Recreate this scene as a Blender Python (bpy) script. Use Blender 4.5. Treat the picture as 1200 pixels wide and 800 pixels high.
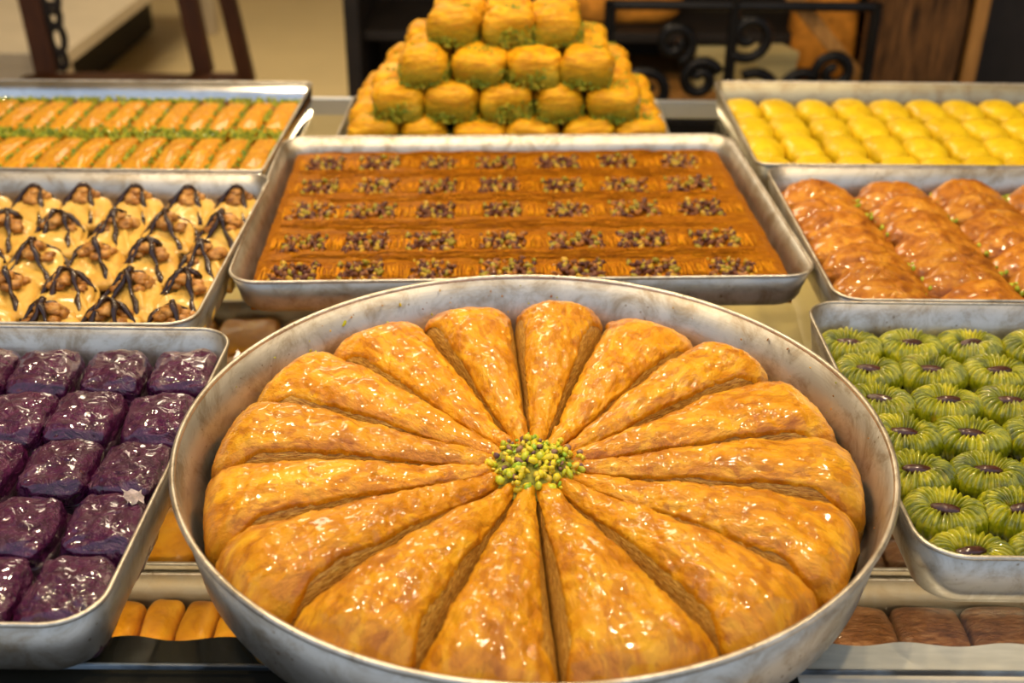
import bpy, bmesh, math, random
from math import sin, cos, pi, sqrt, radians, atan2, hypot
from mathutils import Vector, Matrix, noise, Quaternion

random.seed(7)
S = bpy.context.scene
COL = S.collection
for o in list(bpy.data.objects):
    bpy.data.objects.remove(o)

# ------------------------------------------------------------------ camera
cam_d = bpy.data.cameras.new('camera')
cam = bpy.data.objects.new('camera', cam_d)
COL.objects.link(cam)
S.camera = cam
PITCH, ROLL = 0.500257, 0.0080831
cam_d.sensor_width = 36.0
cam_d.lens = 40.248
R0, U0 = Vector((1, 0, 0)), Vector((0, sin(PITCH), cos(PITCH)))
FW = Vector((0, cos(PITCH), -sin(PITCH)))
XC = R0 * cos(ROLL) + U0 * sin(ROLL)
YC = U0 * cos(ROLL) - R0 * sin(ROLL)
m = Matrix((XC, YC, -FW)).transposed().to_4x4()
m.translation = Vector((0, 0, 1.488))
cam.matrix_world = m
cam_d.clip_start = 0.02
cam_d.dof.use_dof = True
cam_d.dof.focus_distance = 0.97
cam_d.dof.aperture_fstop = 4.5
cam_d.dof.aperture_blades = 7

# ------------------------------------------------------------------ world: overcast street sky
W = bpy.data.worlds.new('sky')
S.world = W
W.use_nodes = True
wn = W.node_tree
bg = wn.nodes['Background']
wtc = wn.nodes.new('ShaderNodeTexCoord')
wsep = wn.nodes.new('ShaderNodeSeparateXYZ')
wr = wn.nodes.new('ShaderNodeValToRGB')
wr.color_ramp.elements[0].position = 0.0
wr.color_ramp.elements[0].color = (0.86, 0.92, 1.0, 1)
wr.color_ramp.elements[1].position = 0.8
wr.color_ramp.elements[1].color = (0.55, 0.72, 1.0, 1)
wn.links.new(wtc.outputs['Generated'], wsep.inputs[0])
wn.links.new(wsep.outputs['Z'], wr.inputs[0])
wn.links.new(wr.outputs[0], bg.inputs['Color'])
bg.inputs['Strength'].default_value = 0.9

S.view_settings.view_transform = 'Standard'
S.view_settings.look = 'None'
S.view_settings.exposure = 0.1
S.view_settings.gamma = 1.0
S.view_settings.use_curve_mapping = False


def lamp(name, loc, target, energy, size, color):
    d = bpy.data.lights.new(name, 'AREA')
    d.shape = 'DISK'
    d.size = size
    d.energy = energy
    d.color = color
    o = bpy.data.objects.new(name, d)
    COL.objects.link(o)
    o.location = loc
    o.rotation_euler = (Vector(target) - Vector(loc)).to_track_quat('-Z', 'Y').to_euler()
    return o


WARM = (1.0, 0.79, 0.50)
for i, (x, y, e) in enumerate([(-0.75, 0.95, 8), (-0.1, 1.0, 8), (0.6, 0.95, 8),
                               (-0.6, 1.75, 8), (0.05, 1.8, 8), (0.75, 1.75, 8)]):
    lamp('ceiling_spot', (x, y, 2.45), (x * 0.9, y + 0.05, 0.9), e, 0.07, WARM)
d_ = lamp('added_strip_fill', (0, 0.640, 0.882), (0, 1.0, 0.68), 3.5, 0.03, WARM)  # unseen strip, added to brighten the pastries under the shelf
d_.data.shape = 'RECTANGLE'
d_.data.size, d_.data.size_y = 2.2, 0.02
d_ = lamp('added_strip_fill', (0, 1.94, 0.875), (0, 1.45, 0.68), 2.5, 0.03, WARM)  # second added strip, brightens the far lower pastries
d_.data.shape = 'RECTANGLE'
d_.data.size, d_.data.size_y = 2.2, 0.02
lamp('ceiling_panel', (-0.8, 4.6, 2.7), (-0.8, 4.6, 0), 55, 1.2, (1.0, 0.84, 0.60))


# ------------------------------------------------------------------ helpers
def nz(x, y, z, s=1.0, seed=0.0):
    return noise.noise(Vector((x * s + seed, y * s - seed * 0.7, z * s + seed * 1.3)))


def link(o):
    COL.objects.link(o)
    return o


def mesh_of(name, verts, faces, mat, smooth=True, attr=None):
    me = bpy.data.meshes.new(name)
    me.from_pydata(verts, [], faces)
    if smooth:
        me.polygons.foreach_set('use_smooth', [True] * len(me.polygons))
    if attr is not None:
        a = me.color_attributes.new('col', 'FLOAT_COLOR', 'POINT')
        flat = []
        for c in attr:
            flat += [c[0], c[1], c[2], 1.0]
        a.data.foreach_set('color', flat)
    me.materials.append(mat)
    me.update()
    return me


def obj(name, me, parent=None, loc=(0, 0, 0), rz=0.0, rot=None, scale=None):
    o = bpy.data.objects.new(name, me)
    link(o)
    o.location = loc
    o.rotation_euler = rot if rot else (0, 0, rz)
    if scale:
        o.scale = scale
    if parent:
        o.parent = parent
    return o


def tag(o, label=None, cat=None, group=None, kind=None):
    if label:
        o['label'] = label
    if cat:
        o['category'] = cat
    if group:
        o['group'] = group
    if kind:
        o['kind'] = kind
    return o


def empty(name, label, cat, loc=(0, 0, 0), rz=0.0, group=None):
    o = bpy.data.objects.new(name, None)
    link(o)
    o.empty_display_size = 0.02
    o.location = loc
    o.rotation_euler = (0, 0, rz)
    return tag(o, label, cat, group)


def copy_thing(src, loc, rot, label, scale=None):
    c = src.copy()
    link(c)
    c.location = loc
    c.rotation_euler = rot
    if scale:
        c.scale = scale
    c['label'] = label
    for ch in list(src.children):
        d = ch.copy()
        link(d)
        d.parent = c
    return c


class MB:
    """collects simple shapes into one mesh"""

    def __init__(self):
        self.v, self.f, self.c = [], [], []

    def add(self, vs, fs, col=None):
        b = len(self.v)
        self.v += [tuple(v) for v in vs]
        self.f += [tuple(b + i for i in f) for f in fs]
        if col is not None:
            self.c += [col] * len(vs)

    def box(self, x0, x1, y0, y1, z0, z1, b=0.0, M=None):
        bm = bmesh.new()
        bmesh.ops.create_cube(bm, size=1.0)
        for v in bm.verts:
            v.co = Vector(((x0 + x1) / 2 + v.co.x * (x1 - x0), (y0 + y1) / 2 + v.co.y * (y1 - y0), (z0 + z1) / 2 + v.co.z * (z1 - z0)))
        if b:
            bmesh.ops.bevel(bm, geom=bm.edges[:], offset=b, segments=2, affect='EDGES', profile=0.5)
        bm.verts.ensure_lookup_table()
        vs = [(M @ v.co if M else v.co.copy()) for v in bm.verts]
        fs = [[v.index for v in f.verts] for f in bm.faces]
        bm.free()
        self.add(vs, fs)
        return self

    def tube(self, pts, r, n=8, radii=None, col=None, cap=True):
        pts = [Vector(p) for p in pts]
        rings = []
        up = Vector((0, 0, 1))
        prev = None
        for i, p in enumerate(pts):
            t = (pts[min(i + 1, len(pts) - 1)] - pts[max(i - 1, 0)])
            if t.length < 1e-9:
                t = Vector((0, 1, 0))
            t.normalize()
            if prev is None:
                a = t.cross(up)
                if a.length < 1e-3:
                    a = t.cross(Vector((1, 0, 0)))
            else:
                a = prev - t * prev.dot(t)
            a.normalize()
            prev = a
            b = t.cross(a)
            rr = radii[i] if radii else r
            rings.append([p + (a * cos(2 * pi * k / n) + b * sin(2 * pi * k / n)) * rr for k in range(n)])
        vs = [v for ring in rings for v in ring]
        fs = []
        for i in range(len(rings) - 1):
            for k in range(n):
                k2 = (k + 1) % n
                fs.append((i * n + k, i * n + k2, (i + 1) * n + k2, (i + 1) * n + k))
        if cap:
            fs.append(tuple(range(n - 1, -1, -1)))
            fs.append(tuple((len(rings) - 1) * n + k for k in range(n)))
        self.add(vs, fs, col)
        return self

    def build(self, name, mat, parent=None, loc=(0, 0, 0), rz=0, smooth=False):
        return obj(name, self.mesh(name, mat, smooth), parent, loc, rz)

    def mesh(self, name, mat, smooth=False):
        return mesh_of(name, self.v, self.f, mat, smooth, self.c if self.c else None)


_bm = bmesh.new()
bmesh.ops.create_icosphere(_bm, subdivisions=1, radius=1.0)
_bm.verts.ensure_lookup_table()
ICO_V = [v.co.copy() for v in _bm.verts]
ICO_F = [[v.index for v in f.verts] for f in _bm.faces]
_bm.free()


def chip(rnd, s, elong=1.5):
    """vertices of one irregular chopped-nut chip, origin at its centre"""
    q = Quaternion((rnd.uniform(-1, 1), rnd.uniform(-1, 1), rnd.uniform(-1, 1), rnd.uniform(-1, 1))).normalized()
    sc = Vector((s * rnd.uniform(0.9, elong), s * rnd.uniform(0.75, 1.1), s * rnd.uniform(0.55, 0.85)))
    out = []
    for v in ICO_V:
        k = rnd.uniform(0.82, 1.15)
        out.append(q @ Vector((v.x * sc.x * k, v.y * sc.y * k, v.z * sc.z * k)))
    return out


# ------------------------------------------------------------------ materials
def new_mat(name):
    mt = bpy.data.materials.new(name)
    mt.use_nodes = True
    nt = mt.node_tree
    return mt, nt, nt.nodes['Principled BSDF']


def node(nt, typ, **kw):
    n = nt.nodes.new(typ)
    for k, v in kw.items():
        setattr(n, k, v)
    return n


def coords(nt, scale=(1, 1, 1), rand=True):
    tc = node(nt, 'ShaderNodeTexCoord')
    mp = node(nt, 'ShaderNodeMapping')
    mp.inputs['Scale'].default_value = scale
    nt.links.new(tc.outputs['Object'], mp.inputs['Vector'])
    if rand:
        oi = node(nt, 'ShaderNodeObjectInfo')
        mu = node(nt, 'ShaderNodeMath', operation='MULTIPLY')
        mu.inputs[1].default_value = 37.0
        nt.links.new(oi.outputs['Random'], mu.inputs[0])
        nt.links.new(mu.outputs[0], mp.inputs['Location'])
    return mp


def noise_node(nt, mp, scale, detail=4, rough=0.55, dist=0.0):
    n = node(nt, 'ShaderNodeTexNoise')
    n.inputs['Scale'].default_value = scale
    n.inputs['Detail'].default_value = detail
    n.inputs['Roughness'].default_value = rough
    n.inputs['Distortion'].default_value = dist
    nt.links.new(mp.outputs[0], n.inputs['Vector'])
    return n


def ramp(nt, src, stops, interp='LINEAR'):
    r = node(nt, 'ShaderNodeValToRGB')
    r.color_ramp.interpolation = interp
    el = r.color_ramp.elements
    while len(el) < len(stops):
        el.new(0.5)
    for e, (p, c) in zip(el, stops):
        e.position = p
        e.color = (c[0], c[1], c[2], 1)
    nt.links.new(src, r.inputs[0])
    return r


def mixc(nt, fac, a, b, mode='MIX'):
    mx = node(nt, 'ShaderNodeMix', data_type='RGBA', blend_type=mode)
    for s, sock in ((fac, mx.inputs[0]), (a, mx.inputs[6]), (b, mx.inputs[7])):
        if isinstance(s, (int, float)):
            sock.default_value = s
        elif isinstance(s, tuple):
            sock.default_value = (s[0], s[1], s[2], 1)
        else:
            nt.links.new(s, sock)
    return mx.outputs[2]


def bump(nt, bs, height, strength, dist, prev=None):
    b = node(nt, 'ShaderNodeBump')
    b.inputs['Strength'].default_value = strength
    b.inputs['Distance'].default_value = dist
    nt.links.new(height, b.inputs['Height'])
    if prev:
        nt.links.new(prev.outputs[0], b.inputs['Normal'])
    nt.links.new(b.outputs[0], bs.inputs['Normal'])
    return b


def pastry(name, stops, scale, rough=0.4, coat=0.5, coat_r=0.08, bump1=(60, 0.5, 0.004), bump2=(300, 0.3, 0.001), stretch=(1, 1, 1), dist=0.6, tint=0.12, flake=None, spec=0.22, zmix=None):
    mt, nt, bs = new_mat(name)
    mp = coords(nt, stretch)
    n1 = noise_node(nt, mp, scale, 5, 0.6, dist)
    col = ramp(nt, n1.outputs[0], stops).outputs[0]
    if flake:
        fs, fcol, lo, hi, amt = flake
        n3 = noise_node(nt, mp, fs, 6, 0.62, 1.2)
        fr = ramp(nt, n3.outputs[0], [(lo, (0, 0, 0)), (hi, (amt, amt, amt))])
        col = mixc(nt, fr.outputs[0], col, fcol)
    if tint:
        oi = node(nt, 'ShaderNodeObjectInfo')
        mr = node(nt, 'ShaderNodeMapRange')
        mr.inputs['To Min'].default_value = 1 - tint
        mr.inputs['To Max'].default_value = 1 + tint
        nt.links.new(oi.outputs['Random'], mr.inputs[0])
        cb = node(nt, 'ShaderNodeCombineColor')
        for i in range(3):
            nt.links.new(mr.outputs[0], cb.inputs[i])
        col = mixc(nt, 1.0, col, cb.outputs[0], 'MULTIPLY')
    if zmix:
        # a coat of ground pistachio clinging to the lower part of the piece
        z0, z1, zc1, zc2 = zmix
        tcz = node(nt, 'ShaderNodeTexCoord')
        spz = node(nt, 'ShaderNodeSeparateXYZ')
        nt.links.new(tcz.outputs['Object'], spz.inputs[0])
        nz1 = noise_node(nt, mp, 90, 5, 0.7)
        az = node(nt, 'ShaderNodeMath', operation='MULTIPLY_ADD')
        az.inputs[1].default_value = 0.05
        nt.links.new(nz1.outputs[0], az.inputs[0])
        nt.links.new(spz.outputs['Z'], az.inputs[2])
        mz = node(nt, 'ShaderNodeMapRange')
        mz.inputs['From Min'].default_value = z0
        mz.inputs['From Max'].default_value = z1
        mz.inputs['To Min'].default_value = 0.9
        mz.inputs['To Max'].default_value = 0.0
        nt.links.new(az.outputs[0], mz.inputs[0])
        nz2 = noise_node(nt, mp, 260, 3)
        col = mixc(nt, mz.outputs[0], col, ramp(nt, nz2.outputs[0], [(0.35, zc1), (0.65, zc2)]).outputs[0])
    nt.links.new(col, bs.inputs['Base Color'])
    bs.inputs['Specular IOR Level'].default_value = spec
    bs.inputs['Roughness'].default_value = rough
    bs.inputs['Coat Weight'].default_value = coat
    bs.inputs['Coat Roughness'].default_value = coat_r
    nb = noise_node(nt, mp, bump1[0], 5, 0.6, 0.8)
    b = bump(nt, bs, nb.outputs[0], bump1[1], bump1[2])
    if bump2:
        nb2 = noise_node(nt, mp, bump2[0], 3, 0.6, 0.3)
        b2 = bump(nt, bs, nb2.outputs[0], bump2[1], bump2[2], b)
    return mt


def plain(name, col, rough=0.5, metal=0.0, var=0.15, scale=20, coat=0.0, bumps=None, stretch=(1, 1, 1)):
    mt, nt, bs = new_mat(name)
    mp = coords(nt, stretch, False)
    n = noise_node(nt, mp, scale, 5, 0.6)
    lo = tuple(c * (1 - var) for c in col)
    hi = tuple(min(1, c * (1 + var)) for c in col)
    nt.links.new(ramp(nt, n.outputs[0], [(0.3, lo), (0.7, hi)]).outputs[0], bs.inputs['Base Color'])
    bs.inputs['Roughness'].default_value = rough
    bs.inputs['Metallic'].default_value = metal
    bs.inputs['Specular IOR Level'].default_value = 0.2
    bs.inputs['Coat Weight'].default_value = coat
    if bumps:
        bump(nt, bs, n.outputs[0], bumps[0], bumps[1])
    return mt


def aluminium(name, base=(0.56, 0.525, 0.465), rough=0.40, metal=0.9, stain=0.8):
    mt, nt, bs = new_mat(name)
    mp = coords(nt, (1, 1, 1))
    n1 = noise_node(nt, mp, 9, 6, 0.65, 0.4)
    c1 = ramp(nt, n1.outputs[0], [(0.3, tuple(c * 0.78 for c in base)), (0.7, base)]).outputs[0]
    # cloudy brown oil marks and small baked-on specks
    n2 = noise_node(nt, mp, 26, 8, 0.75, 0.6)
    f2 = ramp(nt, n2.outputs[0], [(0.45, (0, 0, 0)), (0.64, (0.95 * stain,) * 3)]).outputs[0]
    c2 = mixc(nt, f2, c1, (0.24, 0.175, 0.10))
    vo = node(nt, 'ShaderNodeTexVoronoi')
    vo.inputs['Scale'].default_value = 120
    nt.links.new(mp.outputs[0], vo.inputs['Vector'])
    n4 = noise_node(nt, mp, 22, 2)
    ad = node(nt, 'ShaderNodeMath', operation='ADD')
    nt.links.new(vo.outputs['Distance'], ad.inputs[0])
    sb = node(nt, 'ShaderNodeMath', operation='MULTIPLY_ADD')
    sb.inputs[1].default_value = -0.9
    sb.inputs[2].default_value = 0.62
    nt.links.new(n4.outputs[0], sb.inputs[0])
    nt.links.new(sb.outputs[0], ad.inputs[1])
    f3 = ramp(nt, ad.outputs[0], [(0.16, (0.9 * stain,) * 3), (0.24, (0, 0, 0))]).outputs[0]
    c3 = mixc(nt, f3, c2, (0.16, 0.10, 0.05))
    nt.links.new(c3, bs.inputs['Base Color'])
    bs.inputs['Metallic'].default_value = metal
    mps = coords(nt, (4, 4, 90), False)
    n3 = noise_node(nt, mps, 6, 5, 0.6)
    rr = node(nt, 'ShaderNodeMapRange')
    rr.inputs['To Min'].default_value = rough - 0.1
    rr.inputs['To Max'].default_value = rough + 0.14
    nt.links.new(n1.outputs[0], rr.inputs[0])
    nt.links.new(rr.outputs[0], bs.inputs['Roughness'])
    bump(nt, bs, n3.outputs[0], 0.12, 0.001)
    return mt


def attr_mat(name, rough=0.4, coat=0.4):
    mt, nt, bs = new_mat(name)
    a = node(nt, 'ShaderNodeAttribute', attribute_name='col')
    mp = coords(nt, (1, 1, 1))
    n = noise_node(nt, mp, 400, 3)
    v = ramp(nt, n.outputs[0], [(0.3, (0.75, 0.75, 0.75)), (0.7, (1.1, 1.1, 1.1))])
    nt.links.new(mixc(nt, 1.0, a.outputs['Color'], v.outputs[0], 'MULTIPLY'), bs.inputs['Base Color'])
    bs.inputs['Specular IOR Level'].default_value = 0.25
    bs.inputs['Roughness'].default_value = rough
    bs.inputs['Coat Weight'].default_value = coat
    return mt


M_ALU = aluminium('aluminium')
M_ALU_RIM = aluminium('aluminium_rim', (0.70, 0.63, 0.52), 0.36, 0.85, 0.8)
M_WORN = aluminium('worn_aluminium', (0.40, 0.36, 0.25), 0.45, 0.85, 0.8)
M_SHINY = aluminium('polished_aluminium', (0.72, 0.70, 0.66), 0.14, 1.0, 0.2)
M_CRUST = pastry('baked_filo', [(0.28, (0.36, 0.105, 0.001)), (0.46, (0.63, 0.240, 0.002)), (0.72, (0.82, 0.42, 0.016))], 24, 0.42, 0.55, 0.09,
                 (70, 0.50, 0.004), (210, 0.55, 0.0018), (1, 2.0, 1), 1.2, 0.08, (34, (0.36, 0.100, 0.002), 0.53, 0.57, 0.50))


def layers_mat():
    mt, nt, bs = new_mat('filo_layers')
    mp = coords(nt, (1, 1, 1))
    mps = coords(nt, (45, 60, 300))
    n = noise_node(nt, mps, 3, 4, 0.6, 0.3)
    nt.links.new(ramp(nt, n.outputs[0], [(0.3, (0.24, 0.085, 0.005)), (0.5, (0.50, 0.23, 0.022)), (0.72, (0.74, 0.46, 0.09))]).outputs[0], bs.inputs['Base Color'])
    bs.inputs['Specular IOR Level'].default_value = 0.2
    bs.inputs['Roughness'].default_value = 0.5
    bs.inputs['Coat Weight'].default_value = 0.35
    bs.inputs['Coat Roughness'].default_value = 0.2
    n2 = noise_node(nt, mp, 240, 4)
    b = bump(nt, bs, n.outputs[0], 0.8, 0.003)
    bump(nt, bs, n2.outputs[0], 0.5, 0.002, b)
    return mt


M_LAYERS = layers_mat()
M_NUT = attr_mat('chopped_nut', 0.45, 0.2)
M_PURPLE = pastry('purple_filo', [(0.25, (0.024, 0.002, 0.015)), (0.5, (0.060, 0.006, 0.038)), (0.8, (0.115, 0.016, 0.066))], 40, 0.25, 1.0, 0.04,
                  (42, 1.0, 0.010), (130, 0.45, 0.003), (1, 1, 1), 2.4, 0.1)
M_PURPLE_SIDE = pastry('purple_layers', [(0.3, (0.012, 0.003, 0.008)), (0.6, (0.045, 0.010, 0.028)), (0.85, (0.13, 0.06, 0.035))], 120, 0.4, 0.7, 0.1,
                       (120, 0.9, 0.005), None, (1, 1, 4), 0.5, 0.1)
M_GREEN = pastry('pistachio_filo', [(0.28, (0.050, 0.060, 0.0003)), (0.48, (0.24, 0.245, 0.001)), (0.72, (0.58, 0.50, 0.015))], 60, 0.30, 1.0, 0.06,
                 (90, 0.5, 0.004), (260, 0.4, 0.0012), (1, 1, 1), 0.8, 0.12, (26, (0.30, 0.13, 0.012), 0.62, 0.74, 0.6))
M_KERNEL = pastry('dark_kernel', [(0.3, (0.022, 0.005, 0.003)), (0.6, (0.060, 0.014, 0.007)), (0.85, (0.18, 0.06, 0.02))], 120, 0.3, 0.8, 0.08, (180, 0.5, 0.002), None)
M_PALE = pastry('pale_dough', [(0.25, (0.46, 0.22, 0.025)), (0.5, (0.66, 0.38, 0.065)), (0.8, (0.78, 0.52, 0.13))], 36, 0.42, 0.5, 0.15,
                (60, 0.5, 0.004), (240, 0.3, 0.001), (1, 1, 1), 0.8, 0.06)
M_WALNUT = pastry('walnut', [(0.3, (0.16, 0.055, 0.010)), (0.5, (0.44, 0.18, 0.03)), (0.72, (0.68, 0.38, 0.10))], 90, 0.45, 0.4, 0.15, (150, 0.7, 0.004), None)
M_CHOC = pastry('dark_chocolate', [(0.3, (0.020, 0.008, 0.004)), (0.7, (0.042, 0.016, 0.008))], 60, 0.25, 0.6, 0.1, (90, 0.2, 0.002), None)
M_KAD = pastry('kadayif_shreds', [(0.25, (0.27, 0.070, 0.001)), (0.5, (0.52, 0.165, 0.002)), (0.78, (0.72, 0.30, 0.005))], 14, 0.55, 0.04, 0.3,
               (14, 1.0, 0.006), (60, 0.8, 0.003), (3, 28, 6), 0.5, 0.0, spec=0.08)
M_KADV = pastry('kadayif_cross_shreds', [(0.25, (0.34, 0.095, 0.002)), (0.5, (0.62, 0.23, 0.004)), (0.78, (0.84, 0.44, 0.010))], 14, 0.55, 0.04, 0.3,
                (12, 0.9, 0.004), None, (28, 3, 6), 0.5, 0.0, spec=0.08)
M_ROLL = pastry('shredded_roll', [(0.25, (0.46, 0.15, 0.002)), (0.5, (0.70, 0.30, 0.003)), (0.8, (0.82, 0.46, 0.008))], 70, 0.5, 0.2, 0.12,
                (120, 0.9, 0.005), None, (3, 1, 1), 0.5, 0.1)
M_YELLOW = pastry('yellow_dough', [(0.25, (0.50, 0.30, 0.002)), (0.5, (0.66, 0.43, 0.004)), (0.8, (0.76, 0.54, 0.010))], 40, 0.5, 0.25, 0.2,
                  (90, 0.4, 0.004), None, (1, 1, 1), 0.6, 0.06)
M_MOON = pastry('browned_filo', [(0.3, (0.19, 0.045, 0.002)), (0.48, (0.41, 0.13, 0.004)), (0.7, (0.64, 0.28, 0.022))], 40, 0.42, 0.40, 0.09,
                (70, 0.8, 0.006), (190, 0.6, 0.002), (1, 1, 1), 1.0, 0.1)
M_LOAF = pastry('layered_loaf', [(0.25, (0.46, 0.15, 0.001)), (0.5, (0.70, 0.32, 0.003)), (0.8, (0.86, 0.50, 0.008))], 55, 0.55, 0.1, 0.25,
                (110, 0.8, 0.005), None, (0.8, 0.8, 3), 0.6, 0.1, zmix=(0.040, 0.064, (0.10, 0.12, 0.003), (0.34, 0.28, 0.006)))
M_LOW = pastry('lower_shelf_pastry', [(0.25, (0.46, 0.15, 0.005)), (0.5, (0.66, 0.27, 0.010)), (0.8, (0.78, 0.38, 0.02))], 40, 0.5, 0.2, 0.2,
               (80, 0.4, 0.004), None)
M_LOWB = pastry('brown_pastry', [(0.3, (0.11, 0.036, 0.010)), (0.5, (0.28, 0.105, 0.030)), (0.7, (0.46, 0.22, 0.09))], 60, 0.45, 0.4, 0.12,
                (110, 1.0, 0.006), None, (1, 3, 1))
M_FLOOR = plain('floor_tile', (0.60, 0.46, 0.23), 0.45, 0, 0.06, 2.0)
M_WALL = plain('cream_wall', (0.72, 0.64, 0.48), 0.8, 0, 0.05, 3)
M_PAVE = plain('street_paving', (0.30, 0.29, 0.28), 0.8, 0, 0.25, 3)
M_DARKWOOD = plain('dark_brown_wood', (0.060, 0.019, 0.005), 0.5, 0, 0.35, 8, 0.0, None, (6, 6, 1))
M_BENCH = plain('pale_bench_board', (0.52, 0.43, 0.30), 0.55, 0, 0.10, 4)
M_BLACKWOOD = plain('blackened_wood', (0.016, 0.012, 0.010), 0.55, 0, 0.4, 6)
M_ROUGHWOOD = plain('rough_wood', (0.105, 0.045, 0.013), 0.7, 0, 0.9, 9, 0, (0.9, 0.02), (7, 7, 1))
M_STRIPWOOD = plain('honey_wood', (0.30, 0.14, 0.035), 0.6, 0, 0.35, 8, 0, None, (9, 9, 1))
M_ORANGE = plain('orange_weave', (0.50, 0.19, 0.02), 0.8, 0, 0.55, 16)
M_IRON = plain('black_iron', (0.012, 0.011, 0.011), 0.35, 0.6, 0.3, 10)
M_CREAM = plain('cream_card', (0.46, 0.37, 0.17), 0.7, 0, 0.12, 6)
M_DECK = plain('pale_laminate', (0.84, 0.66, 0.26), 0.5, 0, 0.08, 4)
M_STEEL = plain('dark_sheet_steel', (0.036, 0.034, 0.026), 0.5, 0.0, 0.35, 12)
M_DULL = aluminium('dull_baking_tin', (0.30, 0.25, 0.18), 0.45, 0.8, 0.8)
M_HAZERAIL = plain('painted_haze_rail', (0.60, 0.53, 0.43), 0.5, 0.0, 0.12, 10, 0, None, (3, 14, 1))  # pale colour imitates the reflection haze of the front glass
M_DARKRAIL = plain('dark_rail_paint', (0.016, 0.014, 0.009), 0.85, 0, 0.4, 14)
M_DARKRAIL.node_tree.nodes['Principled BSDF'].inputs['Specular IOR Level'].default_value = 0.1
M_COUNTER = plain('counter_steel', (0.45, 0.45, 0.46), 0.4, 0.8, 0.1, 6)


def glass_mat():
    mt, nt, bs = new_mat('shelf_glass')
    nt.nodes.remove(bs)
    out = nt.nodes['Material Output']
    tr = node(nt, 'ShaderNodeBsdfTransparent')
    tr.inputs[0].default_value = (0.97, 0.985, 0.98, 1)
    gl = node(nt, 'ShaderNodeBsdfGlossy')
    gl.inputs['Roughness'].default_value = 0.03
    fr = node(nt, 'ShaderNodeFresnel')
    fr.inputs['IOR'].default_value = 1.5
    mx = node(nt, 'ShaderNodeMixShader')
    ge = node(nt, 'ShaderNodeNewGeometry')
    inv = node(nt, 'ShaderNodeMath', operation='SUBTRACT')
    inv.inputs[0].default_value = 1.0
    nt.links.new(ge.outputs['Backfacing'], inv.inputs[1])
    mu = node(nt, 'ShaderNodeMath', operation='MULTIPLY')
    nt.links.new(fr.outputs[0], mu.inputs[0])
    nt.links.new(inv.outputs[0], mu.inputs[1])
    nt.links.new(mu.outputs[0], mx.inputs[0])
    nt.links.new(tr.outputs[0], mx.inputs[1])
    nt.links.new(gl.outputs[0], mx.inputs[2])
    nt.links.new(mx.outputs[0], out.inputs['Surface'])
    return mt


def glass_edge_mat():
    mt, nt, bs = new_mat('ground_glass_edge')
    mp = coords(nt, (1, 1, 1), False)
    n = noise_node(nt, mp, 14, 4)
    nt.links.new(ramp(nt, n.outputs[0], [(0.42, (0.012, 0.015, 0.018)), (0.7, (0.22, 0.28, 0.34))]).outputs[0], bs.inputs['Base Color'])
    bs.inputs['Roughness'].default_value = 0.3
    return mt


M_GLASS = glass_mat()
M_GEDGE = glass_edge_mat()


# ------------------------------------------------------------------ the setting
def structure(name, mb, mat):
    o = mb.build(name, mat)
    o['kind'] = 'structure'
    return o


structure('floor', MB().box(-4.5, 4.5, 0.25, 8.0, -0.05, 0.0), M_FLOOR)
structure('pavement', MB().box(-9, 9, -9, 0.25, -0.05, -0.001), M_PAVE)
structure('wall_back', MB().box(-4.5, 4.5, 8.0, 8.1, 0, 2.9), M_WALL)
structure('wall_left', MB().box(-4.6, -4.5, 0.25, 8.1, 0, 2.9), M_WALL)
structure('wall_right', MB().box(4.5, 4.6, 0.25, 8.1, 0, 2.9), M_WALL)
structure('ceiling', MB().box(-4.6, 4.6, 0.45, 8.1, 2.9, 3.0), M_WALL)

# counter and glass shelf
ct = empty('display_counter', 'steel display counter with pale laminate deck below the glass shelf', 'counter', (0, 1.2, 0))
MB().box(-1.5, 1.5, -0.72, 0.9, 0.0, 0.655, 0.004).build('cabinet_body', M_COUNTER, ct)
MB().box(-1.5, 1.5, -0.72, 0.9, 0.655, 0.668).build('deck_board', M_DECK, ct)
SHELF_Z = 0.90
sh = empty('glass_shelf', 'clear glass shelf carrying all the metal pastry trays', 'shelf', (0, 0, SHELF_Z))
MB().box(-1.35, 1.35, 0.60, 1.95, -0.006, 0.0).build('glass_plate', M_GLASS, sh)
for nm, x0, x1, mt in [('dark_rail', -1.35, 0.205, M_DARKRAIL), ('haze_rail', 0.205, 1.35, M_HAZERAIL)]:  # right-hand strip is added, its paleness stands in for front-glass haze
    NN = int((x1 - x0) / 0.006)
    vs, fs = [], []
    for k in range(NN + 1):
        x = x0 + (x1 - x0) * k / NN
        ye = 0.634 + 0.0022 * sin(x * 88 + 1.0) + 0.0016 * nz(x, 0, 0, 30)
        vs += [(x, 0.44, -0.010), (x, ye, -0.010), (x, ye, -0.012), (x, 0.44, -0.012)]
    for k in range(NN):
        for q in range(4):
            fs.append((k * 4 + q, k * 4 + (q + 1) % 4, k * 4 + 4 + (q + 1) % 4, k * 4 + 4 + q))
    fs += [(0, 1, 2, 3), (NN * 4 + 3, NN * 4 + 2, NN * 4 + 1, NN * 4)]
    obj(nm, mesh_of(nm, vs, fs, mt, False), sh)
MB().box(-1.35, 1.35, 0.5975, 0.60, -0.0055, -0.001, 0.0008).build('front_edge', M_GEDGE, sh)
MB().box(-1.35, 1.35, 1.95, 1.965, -0.03, 0.0, 0.002).build('back_rail', M_COUNTER, sh)
pmb = MB()
pmb.tube([(0, 0, 0), (0, 0, SHELF_Z - 0.006 - 0.668)], 0.012, 12)
post_me = pmb.mesh('support_post', M_COUNTER, False)
for x, y in [(-1.3, 0.7), (1.3, 0.7), (-1.3, 1.9), (1.3, 1.9)]:
    obj('support_post', post_me, sh, (x, y, 0.668 - SHELF_Z))


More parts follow.
